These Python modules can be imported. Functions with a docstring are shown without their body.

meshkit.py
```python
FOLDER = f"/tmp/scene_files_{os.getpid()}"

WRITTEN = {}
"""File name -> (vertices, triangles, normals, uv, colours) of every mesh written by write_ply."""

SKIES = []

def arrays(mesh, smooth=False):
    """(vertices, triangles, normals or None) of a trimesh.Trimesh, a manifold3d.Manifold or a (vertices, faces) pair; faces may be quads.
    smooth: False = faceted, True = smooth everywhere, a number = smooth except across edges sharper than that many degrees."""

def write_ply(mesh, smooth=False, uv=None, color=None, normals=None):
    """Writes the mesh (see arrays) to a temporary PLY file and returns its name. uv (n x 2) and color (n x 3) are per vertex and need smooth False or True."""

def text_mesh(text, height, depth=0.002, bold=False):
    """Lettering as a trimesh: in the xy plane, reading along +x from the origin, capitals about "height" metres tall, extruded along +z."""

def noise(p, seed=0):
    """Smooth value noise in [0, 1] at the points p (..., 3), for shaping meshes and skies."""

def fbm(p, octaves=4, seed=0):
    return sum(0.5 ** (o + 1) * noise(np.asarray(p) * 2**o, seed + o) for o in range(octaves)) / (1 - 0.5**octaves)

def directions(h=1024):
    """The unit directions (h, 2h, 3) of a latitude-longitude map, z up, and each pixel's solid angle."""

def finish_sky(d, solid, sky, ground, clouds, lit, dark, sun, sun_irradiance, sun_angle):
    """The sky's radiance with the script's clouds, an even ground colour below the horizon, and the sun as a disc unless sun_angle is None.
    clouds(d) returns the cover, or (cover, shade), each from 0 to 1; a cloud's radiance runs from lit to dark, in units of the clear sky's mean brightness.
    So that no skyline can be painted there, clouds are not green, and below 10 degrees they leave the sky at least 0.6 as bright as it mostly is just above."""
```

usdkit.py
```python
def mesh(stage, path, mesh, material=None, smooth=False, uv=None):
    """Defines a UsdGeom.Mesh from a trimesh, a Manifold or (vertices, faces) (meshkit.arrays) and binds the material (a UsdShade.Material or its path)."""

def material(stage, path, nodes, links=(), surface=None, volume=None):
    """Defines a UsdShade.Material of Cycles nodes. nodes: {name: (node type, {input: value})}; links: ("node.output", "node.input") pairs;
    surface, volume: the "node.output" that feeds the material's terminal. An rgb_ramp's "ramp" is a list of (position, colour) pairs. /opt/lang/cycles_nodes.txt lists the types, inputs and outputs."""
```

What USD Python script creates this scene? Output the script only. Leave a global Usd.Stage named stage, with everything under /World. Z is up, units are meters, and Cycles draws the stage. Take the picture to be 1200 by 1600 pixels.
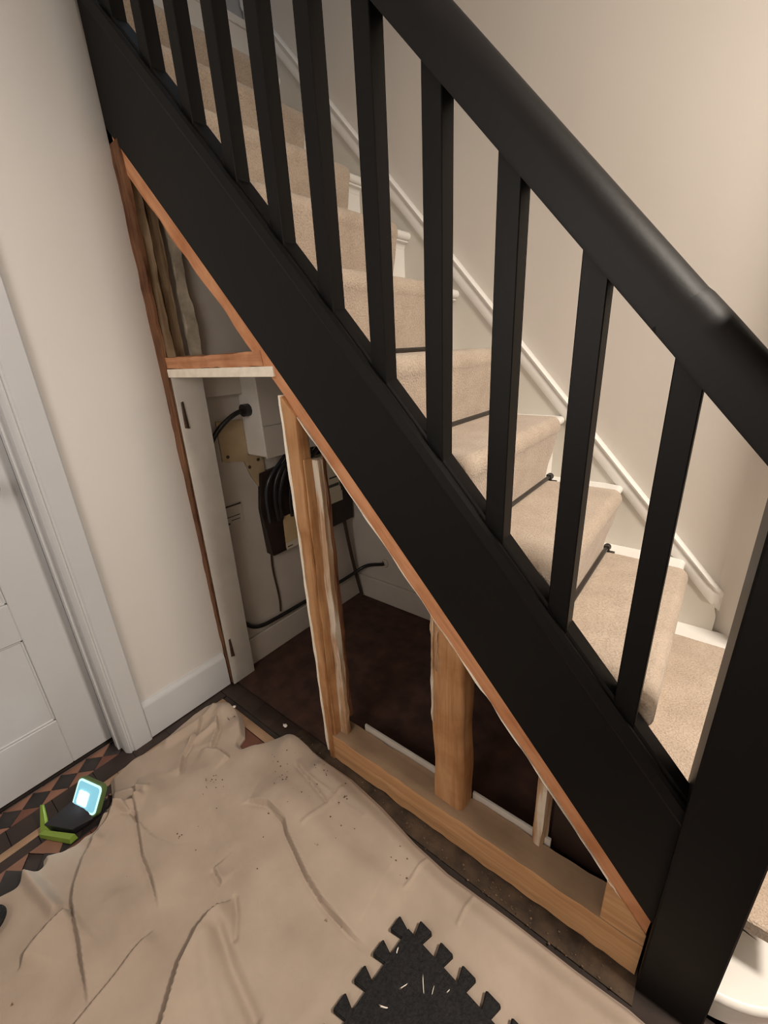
import math, random
import numpy as np, trimesh, usdkit, meshkit
from pxr import Usd, UsdGeom, UsdLux, UsdShade, Gf, Sdf, Vt
from scipy.spatial import Delaunay
from shapely.geometry import Polygon, Point, LineString
from shapely import contains_xy
import shapely

stage = Usd.Stage.CreateInMemory()
UsdGeom.SetStageUpAxis(stage, 'Z'); UsdGeom.SetStageMetersPerUnit(stage, 1.0)
UsdGeom.Xform.Define(stage, '/World'); UsdGeom.Scope.Define(stage, '/World/Looks')
rng = np.random.default_rng(7)

# ------------------------------------------------------------------ camera
cam = UsdGeom.Camera.Define(stage, '/World/camera')
RIGHT = np.array([0.78571472, 0.61648061, -0.05102988]); DOWN = np.array([0.18156308, -0.30869095, -0.93367272]); FWD = np.array([-0.59134359, 0.72433525, -0.35447314])
EYE = np.array([1.39440, -0.66198, 1.23])
M = np.eye(4); M[0, :3] = RIGHT; M[1, :3] = -DOWN; M[2, :3] = -FWD; M[3, :3] = EYE
cam.AddTransformOp().Set(Gf.Matrix4d(M.tolist()))
cam.CreateHorizontalApertureAttr(36.0); cam.CreateVerticalApertureAttr(48.0)
cam.CreateFocalLengthAttr(36.0 * 669.37 / 1200); cam.CreateClippingRangeAttr(Gf.Vec2f(0.02, 100))
cam.CreateExposureAttr(1.92)

# ------------------------------------------------------------------ lights
def sphere_light(name, pos, r, color, power):
    l = UsdLux.SphereLight.Define(stage, '/World/' + name)
    l.CreateRadiusAttr(r); l.CreateColorAttr(Gf.Vec3f(*color)); l.CreateIntensityAttr(power)
    l.AddTranslateOp().Set(Gf.Vec3d(*pos)); return l
def rect_light(name, pos, rot, w, h, color, power):
    l = UsdLux.RectLight.Define(stage, '/World/' + name)
    l.CreateWidthAttr(w); l.CreateHeightAttr(h); l.CreateColorAttr(Gf.Vec3f(*color)); l.CreateIntensityAttr(power)
    l.AddTranslateOp().Set(Gf.Vec3d(*pos)); l.AddRotateXYZOp().Set(Gf.Vec3f(*rot)); return l
l = UsdLux.DiskLight.Define(stage, '/World/unseen_hall_light')                                  # out of view past the stair foot, lights treads and walls from above
l.CreateRadiusAttr(0.17); l.CreateColorAttr(Gf.Vec3f(1.0, 0.90, 0.79)); l.CreateIntensityAttr(62.0); l.AddTranslateOp().Set(Gf.Vec3d(2.45, 0.02, 2.47))
rect_light('unseen_front_light', (0.95, -1.38, 1.50), (90, 0, 0), 0.7, 0.8, (1.0, 0.94, 0.89), 1.3)      # out of view behind the camera, lights the timber facing the hall
rect_light('unseen_landing_light', (-0.05, 0.35, 3.9), (0, 0, 0), 0.4, 0.5, (0.62, 0.78, 1.0), 1.0)       # out of view above the stairwell, cools the stairhead

# ------------------------------------------------------------------ materials
def mat(name, nodes, links, surface='p.BSDF'):
    return usdkit.material(stage, '/World/Looks/' + name, nodes, links, surface=surface)
def paint(name, col, rough=0.5, var=0.04, scale=3.0, bump=0.0, bscale=60.0, spec=0.5):
    a = [max(0, c * (1 - var)) for c in col]; b = [min(1, c * (1 + var)) for c in col]
    n = {'g': ('geometry', {}), 'n': ('noise_texture', {'scale': scale, 'detail': 4.0}), 'r': ('rgb_ramp', {'ramp': [(0.3, a), (0.7, b)]}),
         'p': ('principled_bsdf', {'roughness': rough, 'specular_ior_level': spec})}
    l = [('g.position', 'n.vector'), ('n.fac', 'r.fac'), ('r.color', 'p.base_color')]
    if bump:
        n['bn'] = ('noise_texture', {'scale': bscale, 'detail': 3.0}); n['b'] = ('bump', {'strength': bump, 'distance': 0.002})
        l += [('g.position', 'bn.vector'), ('bn.fac', 'b.height'), ('b.normal', 'p.normal')]
    return mat(name, n, l)
def wood(name, cols, rot=(0, 0, 0), stretch=(45, 45, 2.2), rough=0.65, bump=0.35, spots=None):
    n = {'g': ('geometry', {}), 'm1': ('mapping', {'rotation': rot}), 'm2': ('mapping', {'scale': stretch}),
         'n': ('noise_texture', {'scale': 1.0, 'detail': 5.0, 'roughness': 0.6, 'distortion': 0.6}), 'r': ('rgb_ramp', {'ramp': cols}),
         'n2': ('noise_texture', {'scale': 9.0, 'detail': 4.0}), 'r2': ('rgb_ramp', {'ramp': [(0.30, spots or (0.62, 0.58, 0.52)), (0.52, (1, 1, 1))]}),
         'mx': ('mix', {'mix_type': 'multiply', 'fac': 1.0}), 'b': ('bump', {'strength': bump, 'distance': 0.0015}), 'p': ('principled_bsdf', {'roughness': rough, 'specular_ior_level': 0.3})}
    l = [('g.position', 'm1.vector'), ('m1.vector', 'm2.vector'), ('m2.vector', 'n.vector'), ('n.fac', 'r.fac'), ('g.position', 'n2.vector'), ('n2.fac', 'r2.fac'),
         ('r.color', 'mx.color1'), ('r2.color', 'mx.color2'), ('mx.color', 'p.base_color'), ('n.fac', 'b.height'), ('b.normal', 'p.normal')]
    return mat(name, n, l)
PITCH = math.atan(1.11)
WALL = paint('wall_paint', (0.60, 0.555, 0.50), 0.75, 0.02, 1.5, 0.08, 90)
LEFTWALL = paint('left_wall_paint', (0.66, 0.635, 0.605), 0.7, 0.025, 2.0, 0.10, 70)
CEIL = paint('ceiling_paint', (0.75, 0.72, 0.68), 0.8, 0.01)
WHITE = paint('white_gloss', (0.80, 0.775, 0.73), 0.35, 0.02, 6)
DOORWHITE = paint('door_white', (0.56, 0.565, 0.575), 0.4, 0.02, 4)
STRINGWALL = paint('wall_string_paint', (0.62, 0.585, 0.52), 0.6, 0.02, 4)
BLACK = paint('black_paint', (0.0050, 0.0046, 0.0045), 0.50, 0.12, 8, 0.12, 120, 0.20)
BLACKRAIL = paint('black_rail_paint', (0.0055, 0.0050, 0.0048), 0.52, 0.12, 8, 0.10, 120, 0.24)
CUPWALL = paint('cupboard_paint', (0.50, 0.45, 0.40), 0.8, 0.08, 5, 0.3, 40)
SOFFIT = paint('soffit_paint', (0.55, 0.52, 0.46), 0.8, 0.08, 5, 0.3, 40)
CUPFLOOR = paint('cupboard_floor', (0.060, 0.026, 0.018), 0.85, 0.45, 14, 0.5, 150)
JAMBWHITE = paint('lining_white', (0.58, 0.545, 0.50), 0.55, 0.06, 12, 0.2, 60)
RAWEDGE = paint('raw_white_edge', (0.84, 0.76, 0.64), 0.7, 0.08, 40, 0.4, 150)
BATTEN = wood('batten_wood', [(0.25, (0.40, 0.165, 0.075)), (0.5, (0.60, 0.28, 0.14)), (0.75, (0.70, 0.36, 0.19))], rot=(0, -PITCH, 0), stretch=(2.5, 60, 60), spots=(0.75, 0.62, 0.5))
HEADER = wood('header_wood', [(0.25, (0.34, 0.14, 0.065)), (0.5, (0.52, 0.24, 0.12)), (0.75, (0.62, 0.32, 0.17))], stretch=(3, 60, 60), spots=(0.6, 0.48, 0.4))
STUD = wood('stud_wood', [(0.25, (0.30, 0.145, 0.062)), (0.5, (0.47, 0.25, 0.115)), (0.78, (0.60, 0.36, 0.19))], stretch=(50, 50, 3), spots=(0.72, 0.60, 0.48))
OLDWOOD = wood('old_wood', [(0.25, (0.075, 0.028, 0.014)), (0.5, (0.18, 0.080, 0.038)), (0.78, (0.32, 0.175, 0.09))], stretch=(70, 70, 3), spots=(0.45, 0.36, 0.3))
RAIL = mat('rail_wood', {'g': ('geometry', {}), 'm2': ('mapping', {'scale': (2.5, 55, 55)}), 'n': ('noise_texture', {'scale': 1.0, 'detail': 5.0, 'roughness': 0.6, 'distortion': 0.6}),
    'r': ('rgb_ramp', {'ramp': [(0.25, (0.36, 0.19, 0.09)), (0.5, (0.54, 0.305, 0.15)), (0.75, (0.64, 0.39, 0.21))]}), 'd': ('noise_texture', {'scale': 11.0, 'detail': 5.0}),
    'rd': ('rgb_ramp', {'ramp': [(0.28, (0.24, 0.17, 0.115)), (0.72, (0.36, 0.26, 0.175))]}), 'sp': ('separate_xyz', {}), 'mr': ('map_range', {'from_min': 0.6, 'from_max': 0.95, 'to_min': 0.0, 'to_max': 0.85, 'clamp': True}),
    'mx': ('mix', {'mix_type': 'mix'}), 'b': ('bump', {'strength': 0.35, 'distance': 0.0015}), 'p': ('principled_bsdf', {'roughness': 0.7, 'specular_ior_level': 0.25})},
    [('g.position', 'm2.vector'), ('m2.vector', 'n.vector'), ('n.fac', 'r.fac'), ('g.position', 'd.vector'), ('d.fac', 'rd.fac'), ('g.true_normal', 'sp.vector'), ('sp.z', 'mr.value'), ('mr.result', 'mx.fac'), ('r.color', 'mx.color1'), ('rd.color', 'mx.color2'),
     ('mx.color', 'p.base_color'), ('n.fac', 'b.height'), ('b.normal', 'p.normal')])
PEELWOOD = wood('peeling_wood', [(0.30, (0.30, 0.15, 0.07)), (0.46, (0.52, 0.35, 0.22)), (0.54, (0.66, 0.58, 0.48)), (0.8, (0.72, 0.66, 0.58))], stretch=(30, 30, 3.0), spots=(0.7, 0.6, 0.5))
LATH = wood('lath_wood', [(0.3, (0.20, 0.12, 0.06)), (0.55, (0.38, 0.28, 0.18)), (0.8, (0.50, 0.42, 0.31))], stretch=(40, 40, 4))
PLY = paint('plywood', (0.44, 0.33, 0.20), 0.7, 0.10, 16)
DARKBOARD = paint('meter_board', (0.020, 0.011, 0.008), 0.5, 0.4, 12)
CABLE = paint('cable_black', (0.012, 0.011, 0.012), 0.38, 0.1)
CABLEBLUE = paint('cable_grey_sheath', (0.030, 0.032, 0.042), 0.25, 0.2)
PIPE = paint('pipe_brown', (0.045, 0.024, 0.016), 0.5, 0.2)
METER = paint('meter_cream', (0.52, 0.46, 0.34), 0.45, 0.05)
PRINT = paint('print_dark', (0.05, 0.045, 0.04), 0.6, 0.1)
TAG = paint('tag_cream', (0.60, 0.44, 0.24), 0.7, 0.06, 20)
TAGWHITE = paint('tag_white', (0.66, 0.58, 0.46), 0.7, 0.04)
BRASSDARK = paint('hinge_dark', (0.055, 0.03, 0.018), 0.6, 0.4, 60)
ROD = paint('rod_black', (0.022, 0.018, 0.016), 0.35, 0.1)
GRIME = paint('floor_dust', (0.060, 0.038, 0.023), 0.9, 0.55, 22, 0.5, 160)
TILEBLACK = paint('tile_black', (0.022, 0.017, 0.016), 0.42, 0.3, 12)
TILEBROWN = paint('tile_dark_brown', (0.030, 0.017, 0.013), 0.45, 0.3, 10)
TILETERRA = paint('tile_terracotta', (0.24, 0.115, 0.075), 0.5, 0.18, 9)
TILERED = paint('tile_red', (0.15, 0.060, 0.040), 0.5, 0.2, 9)
TILEBUFF = paint('tile_buff', (0.36, 0.225, 0.135), 0.5, 0.12, 9)
GROUT = paint('grout', (0.035, 0.024, 0.02), 0.9, 0.2, 30)
CHIP = paint('pale_chip', (0.80, 0.74, 0.66), 0.8, 0.1, 90)
CRUMB = paint('dark_crumb', (0.10, 0.065, 0.04), 0.9, 0.4, 200)
GREEN = paint('lime_plastic', (0.20, 0.30, 0.045), 0.4, 0.06)
LAMPBLACK = paint('lamp_black', (0.016, 0.016, 0.020), 0.35, 0.1)
CHROME = mat('chrome', {'p': ('principled_bsdf', {'base_color': (0.5, 0.49, 0.47), 'metallic': 1.0, 'roughness': 0.22})}, [])
LEDRIM = mat('lamp_reflector', {'p': ('principled_bsdf', {'base_color': (0.10, 0.22, 0.25), 'roughness': 0.3, 'emission_color': (0.32, 0.80, 1.0), 'emission_strength': 0.17})}, [])
LEDEDGE = mat('lamp_diffuser_edge', {'p': ('principled_bsdf', {'base_color': (0.2, 0.4, 0.4), 'roughness': 0.3, 'emission_color': (0.55, 1.0, 0.95), 'emission_strength': 0.30})}, [])
LED = mat('lamp_led', {'e': ('emission', {'color': (0.80, 0.96, 1.0), 'strength': 12.0})}, [], 'e.emission')
CARPET = mat('carpet_pile', {'g': ('geometry', {}), 'n': ('noise_texture', {'scale': 260.0, 'detail': 3.0}), 'n3': ('noise_texture', {'scale': 14.0, 'detail': 3.0}),
    'r': ('rgb_ramp', {'ramp': [(0.30, (0.44, 0.345, 0.265)), (0.5, (0.53, 0.43, 0.34)), (0.7, (0.59, 0.49, 0.395))]}),
    'r3': ('rgb_ramp', {'ramp': [(0.35, (0.88, 0.87, 0.86)), (0.65, (1, 1, 1))]}), 'mx': ('mix', {'mix_type': 'multiply', 'fac': 1.0}),
    'b': ('bump', {'strength': 0.9, 'distance': 0.004}), 'p': ('principled_bsdf', {'roughness': 0.95, 'specular_ior_level': 0.1, 'sheen_weight': 0.25})},
    [('g.position', 'n.vector'), ('g.position', 'n3.vector'), ('n.fac', 'r.fac'), ('n3.fac', 'r3.fac'), ('r.color', 'mx.color1'), ('r3.color', 'mx.color2'), ('mx.color', 'p.base_color'), ('n.fac', 'b.height'), ('b.normal', 'p.normal')])
CLOTH = mat('cotton_twill', {'g': ('geometry', {}), 'n': ('noise_texture', {'scale': 7.0, 'detail': 5.0}), 'r': ('rgb_ramp', {'ramp': [(0.32, (0.36, 0.285, 0.225)), (0.68, (0.43, 0.345, 0.277))]}),
    's': ('noise_texture', {'scale': 38.0, 'detail': 3.0}), 'rs': ('rgb_ramp', {'ramp': [(0.0, (1, 1, 1)), (0.75, (1, 1, 1)), (0.80, (0.30, 0.22, 0.16))]}),
    'mx': ('mix', {'mix_type': 'multiply', 'fac': 1.0}), 'w': ('noise_texture', {'scale': 420.0, 'detail': 2.0}), 'b': ('bump', {'strength': 0.25, 'distance': 0.001}),
    'p': ('principled_bsdf', {'roughness': 0.9, 'specular_ior_level': 0.15, 'sheen_weight': 0.1})},
    [('g.position', 'n.vector'), ('g.position', 's.vector'), ('g.position', 'w.vector'), ('n.fac', 'r.fac'), ('s.fac', 'rs.fac'), ('r.color', 'mx.color1'), ('rs.color', 'mx.color2'),
     ('mx.color', 'p.base_color'), ('w.fac', 'b.height'), ('b.normal', 'p.normal')])
RUBBER = mat('rubber_mat', {'g': ('geometry', {}), 'n': ('noise_texture', {'scale': 170.0, 'detail': 4.0}), 'r': ('rgb_ramp', {'ramp': [(0.3, (0.004, 0.004, 0.0045)), (0.7, (0.016, 0.015, 0.015))]}),
    'b': ('bump', {'strength': 0.8, 'distance': 0.003}), 'p': ('principled_bsdf', {'roughness': 0.75, 'specular_ior_level': 0.3})},
    [('g.position', 'n.vector'), ('n.fac', 'r.fac'), ('r.color', 'p.base_color'), ('n.fac', 'b.height'), ('b.normal', 'p.normal')])

# ------------------------------------------------------------------ scene helpers
USED = {}
def numbered(path):
    k = USED.get(path, 0); USED[path] = k + 1
    return path if k == 0 else '%s_%03d' % (path, k)
def tag(prim, label=None, cat=None, group=None, kind=None):
    for k, v in (('label', label), ('category', cat), ('group', group), ('kind', kind)):
        if v: prim.SetCustomDataByKey(k, v)
    return prim
class Thing:
    def __init__(s, name, label, cat, base=(0, 0, 0), group=None, kind=None):
        s.path = numbered('/World/' + name); s.base = np.array(base, float)
        x = UsdGeom.Xform.Define(stage, s.path); x.AddTranslateOp().Set(Gf.Vec3d(*map(float, base)))
        s.prim = tag(x.GetPrim(), label, cat, group, kind or 'thing')
class Part:
    def __init__(s, prim, base): s.path = str(prim.GetPath()); s.base = base; s.prim = prim
def part(parent, name, mesh, material, smooth=30, label=None, kind=None):
    m = trimesh.Trimesh(np.asarray(mesh.vertices, float) - parent.base, mesh.faces, process=False)
    p = usdkit.mesh(stage, numbered(parent.path + '/' + name), m, material, smooth=smooth).GetPrim()
    tag(p, label, kind=kind); return Part(p, parent.base)
def solo(name, mesh, material, label, cat, group=None, kind=None, smooth=30):
    p = usdkit.mesh(stage, numbered('/World/' + name), mesh, material, smooth=smooth).GetPrim()
    tag(p, label, cat, group, kind); return Part(p, np.zeros(3))
def struct(name, mesh, material, label, smooth=30): return solo(name, mesh, material, label, 'wall' if name.startswith('wall') else name.split('_')[0], None, 'structure', smooth)
cat = trimesh.util.concatenate
def box(x0, x1, y0, y1, z0, z1, b=0.0):
    lo, hi = np.array([x0, y0, z0]), np.array([x1, y1, z1])
    if b <= 0:
        m = trimesh.creation.box(hi - lo); m.apply_translation((lo + hi) / 2); return m
    b = min(b, *((hi - lo) * 0.45)); P = []
    for sx in (0, 1):
        for sy in (0, 1):
            for sz in (0, 1):
                c = np.where([sx, sy, sz], hi, lo); d = np.where([sx, sy, sz], -b, b)
                for k in range(3):
                    q = c + d; q[k] = c[k]; P.append(q)
    return trimesh.convex.convex_hull(np.array(P))
def hull(P): return trimesh.convex.convex_hull(np.array(P, float))
def loft(sections, closed=False):
    """Rings of equal length, convex enough for fan caps."""
    S = np.array(sections, float); n, k = S.shape[:2]; V = S.reshape(-1, 3); F = []
    for i in range(n - 1 + closed):
        a, b = i * k, ((i + 1) % n) * k
        for j in range(k):
            j2 = (j + 1) % k; F += [[a + j, a + j2, b + j2], [a + j, b + j2, b + j]]
    if not closed:
        c0, c1 = len(V), len(V) + 1; V = np.vstack([V, S[0].mean(0), S[-1].mean(0)])
        for j in range(k):
            j2 = (j + 1) % k; F += [[c0, j2, j], [c1, (n - 1) * k + j, (n - 1) * k + j2]]
    m = trimesh.Trimesh(V, F, process=False); m.fix_normals(); return m
def tube(pts, r, sides=10, smooth=True):
    p = np.array(pts, float)
    if smooth and len(p) > 2:
        from scipy.interpolate import CubicSpline
        t = np.r_[0, np.cumsum(np.linalg.norm(np.diff(p, axis=0), axis=1))]
        p = CubicSpline(t, p)(np.linspace(0, t[-1], max(12, 8 * len(p))))
    T = np.gradient(p, axis=0); T /= np.linalg.norm(T, axis=1, keepdims=True)
    up = np.array([0, 0, 1.0]) if abs(T[0][2]) < 0.9 else np.array([1.0, 0, 0]); R = []
    u = np.cross(T[0], up); u /= np.linalg.norm(u)
    rr = np.broadcast_to(r, (len(p),))
    for q, t, ri in zip(p, T, rr):
        u = u - t * (u @ t); u /= np.linalg.norm(u); w = np.cross(t, u); a = np.arange(sides) * 2 * np.pi / sides
        R.append(q + ri * (np.cos(a)[:, None] * u + np.sin(a)[:, None] * w))
    return loft(R)
def prism(poly, z0, z1):
    """Extrudes a shapely polygon (any shape) from z0 to z1."""
    poly = shapely.geometry.polygon.orient(poly); c = np.array(poly.exterior.coords)[:-1]; n = len(c)
    tri = [t for t in shapely.constrained_delaunay_triangles(poly).geoms] if hasattr(shapely, 'constrained_delaunay_triangles') else [t for t in shapely.ops.triangulate(poly) if poly.contains(t.representative_point())]
    key = {tuple(np.round(q, 7)): i for i, q in enumerate(c)}; F = []
    for t in tri:
        i = [key[tuple(np.round(q, 7))] for q in list(shapely.geometry.polygon.orient(t).exterior.coords)[:3]]
        F += [[n + i[0], n + i[1], n + i[2]], [i[2], i[1], i[0]]]
    for j in range(n):
        k = (j + 1) % n; F += [[j, k, n + k], [j, n + k, n + j]]
    return trimesh.Trimesh(np.vstack([np.c_[c, np.full(n, z0)], np.c_[c, np.full(n, z1)]]), F, process=False)
def prism_y(pts, y0, y1):
    """Polygon in x,z extruded along y."""
    m = prism(Polygon(pts), -y1, -y0); v = m.vertices.copy(); m.vertices = np.c_[v[:, 0], -v[:, 2], v[:, 1]]; m.fix_normals(); return m
def prism_x(pts, x0, x1):
    """Polygon in y,z extruded along x."""
    m = prism(Polygon(pts), x0, x1); v = m.vertices.copy(); m.vertices = np.c_[v[:, 2], v[:, 0], v[:, 1]]; m.fix_normals(); return m
def rough_beam(fn, x0, x1, n, jit, seed):
    """fn(t) -> 4 corner points (ring) at t; edges wander like hacked timber."""
    r = np.random.default_rng(seed); t = np.linspace(x0, x1, n); R = []
    J = r.normal(0, jit, (n, 4, 3)); J[1:-1] = (J[:-2] + 2 * J[1:-1] + J[2:]) / 4 * 1.6
    for i, q in enumerate(t): R.append(np.array(fn(q)) + J[i])
    return loft(R)
def subring(c, b):
    """Chamfered ring from 4 corners."""
    c = np.array(c, float); R = []
    for i in range(4):
        p, a, d = c[i], c[i - 1], c[(i + 1) % 4]
        R += [p + (a - p) / np.linalg.norm(a - p) * b, p + (d - p) / np.linalg.norm(d - p) * b]
    return R

# ------------------------------------------------------------------ room shell
RISE, GO, X3 = 0.2068, 0.1864, 1.159            # riser, going, and where riser 4 meets tread 3
ZT = lambda n: RISE * min(n, 3) + 0.195 * max(0, n - 3)      # tread heights; the upper risers are a little lower
XF = lambda n: X3 - GO * (n - 3)                # foot of the riser behind tread n
struct('wall_left', cat([box(-0.14, 0, -0.395, 0.0, -0.02, 2.5), box(-0.14, 0, -1.4, -0.395, 2.02, 2.5), box(-0.14, 0, -1.4, -1.19, -0.02, 2.02)]), LEFTWALL, 'warm off-white plaster wall with a panelled door in it', 0)
struct('wall_back', prism_y([(-0.3, 2.17), (-0.3, 4.2), (1.46, 4.2), (1.46, 0.22)], 0.745, 0.86), WALL, 'greige painted wall rising beside the staircase', 0)
# wall angled in past the moulding foot, forming the dark area there; rounded corner
arc = [(1.46, 0.745), (1.475, 0.742), (1.487, 0.735), (1.497, 0.727), (1.610, 0.610), (1.625, 0.598), (1.645, 0.590), (1.68, 0.588), (4.2, 0.588)]
wr = Polygon(arc + [(4.2, 0.86), (1.46, 0.86)])
struct('wall_hall', prism(wr, 0.0, 2.5), WALL, 'greige wall turning towards the hall beyond the newel', 35)
struct('wall_front', box(-0.14, 4.3, -1.5, -1.4, -0.02, 2.5), WALL, 'greige hall wall behind the photographer', 0)
struct('wall_right', box(4.2, 4.3, -1.4, 0.86, -0.02, 2.5), WALL, 'greige end wall of the hall', 0)
struct('ceiling', cat([box(-0.14, 4.3, -1.5, 0.0, 2.5, 2.6), box(1.3, 4.3, 0.0, 0.86, 2.5, 2.6)]), CEIL, 'white hall ceiling open above the stair', 0)
struct('wall_landing', cat([box(-0.4, 1.4, -0.1, 0.0, 2.6, 4.2), box(1.3, 1.4, 0.0, 0.86, 2.6, 4.2)]), WALL, 'upper walls round the stairwell', 0)
struct('wall_stairhead', box(-0.40, -0.285, 0.0, 0.86, 2.0, 4.2), paint('landing_paint', (0.40, 0.42, 0.44), 0.8, 0.02), 'grey wall at the head of the stair', 0)
struct('ceiling_landing', box(-0.4, 1.4, -0.1, 0.86, 4.2, 4.3), CEIL, 'landing ceiling', 0)
struct('trim_stairhead', cat([box(-0.287, -0.272, 0.01, 0.745, 2.17, 2.362, 0.003), box(-0.287, -0.264, 0.01, 0.745, 2.362, 2.386, 0.004)]), WHITE, 'white skirting across the head of the stair')
struct('wall_cupboard_left', cat([box(-0.14, -0.02, 0.0, 0.83, -0.02, 1.76)]), CUPWALL, 'dingy white left wall inside the understair cupboard', 0)
struct('wall_cupboard_back', box(-0.14, 1.50, 0.812, 0.865, -0.02, 2.1), CUPWALL, 'dingy white back wall inside the understair cupboard', 0)

floor = struct('floor', box(-0.16, 4.3, -1.5, 0.02, -0.03, -0.007), GROUT, 'hall floor bed under patterned tiles', 0)
struct('floor_cupboard', box(-0.14, 1.50, 0.02, 0.83, -0.03, 0.003), CUPFLOOR, 'dark red-brown floor inside the understair cupboard', 0)
struct('floor_hall', box(1.6, 4.3, 0.02, 0.86, -0.03, -0.004), TILERED, 'hall floor past the stair foot', 0)
def tile(poly, m, gap=0.0008, z=0.0):
    p = poly.buffer(-gap, join_style=2)
    if p.is_empty or p.geom_type != 'Polygon' or p.area < 2e-5: return
    part(floor, 'tile', prism(p, -0.0068, z + rng.normal(0, 0.0003)), m, 0)
R4 = lambda x0, x1, y0, y1: Polygon([(x0, y0), (x1, y0), (x1, y1), (x0, y1)])
# door threshold: a narrow strip, then black squares on the point between terracotta triangles
for k in range(5): tile(R4(-0.098, -0.089, -0.93 + 0.106 * k, -0.93 + 0.106 * (k + 1)), TILEBROWN)
for k in range(8):
    yc = -0.419 - 0.0735 * k; h = 0.0367; xa, xb, xm = -0.088, -0.017, -0.0525
    lim = R4(xa, xb, -1.0, -0.398)
    tile(Polygon([(xa, yc), (xm, yc - h), (xb, yc), (xm, yc + h)]).intersection(lim), TILEBLACK)
    tile(Polygon([(xa, yc), (xm, yc - h), (xa, yc - 2 * h)]).intersection(lim), TILETERRA)
    tile(Polygon([(xb, yc), (xm, yc - h), (xb, yc - 2 * h)]).intersection(lim), TILETERRA if k % 3 else TILERED)
# border along the left wall and, turning the corner, along the stair
for k in range(9): tile(R4(-0.0155, 0.052, -1.06 + 0.112 * k, -1.06 + 0.112 * (k + 1)), TILEBROWN)
for k in range(14): tile(R4(0.0, 0.104, -0.050, 0.015) if k == 0 else R4(0.104 * k, 0.104 * (k + 1), -0.050, 0.015), TILEBROWN if k < 4 else GRIME, 0.0008 if k < 4 else 0.0001)
for k in range(5): tile(R4(0.054, 0.078, -0.96 + 0.17 * k, -0.96 + 0.17 * (k + 1)), TILEBUFF)
for k in range(5): tile(R4(0.054 + 0.17 * k, 0.054 + 0.17 * (k + 1), -0.098, -0.068), TILEBUFF)
for k in range(8): tile(R4(0.080, 0.112, -1.0 + 0.11 * k, -1.0 + 0.11 * (k + 1)), TILEBROWN)
for k in range(8):
    ya = -0.70 - 0.10 * (k - 3)
    tile(Polygon([(0.114, ya), (0.114, ya - 0.10), (0.185, ya - 0.05)]), TILETERRA)
    tile(Polygon([(0.187, ya), (0.116, ya + 0.05 - 0.10 * 0), (0.187, ya + 0.10)]).intersection(R4(0.1, 0.3, -1.2, 0)), TILEBLACK)
for i in range(4):
    for j in range(8): tile(R4(0.189 + 0.075 * i, 0.264 + 0.075 * i, -0.95 + 0.075 * j, -0.875 + 0.075 * j), TILERED)
for i in range(5): tile(R4(0.114 + 0.075 * i, 0.189 + 0.075 * i, -0.175, -0.100), TILERED)

# ------------------------------------------------------------------ door, architrave, baseboards
door = Thing('door_1', 'white panelled door in the left wall', 'door', (-0.1, -0.79, 0), kind='structure')
part(door, 'leaf', box(-0.136, -0.108, -1.18, -0.405, 0.008, 2.0), DOORWHITE)
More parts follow.
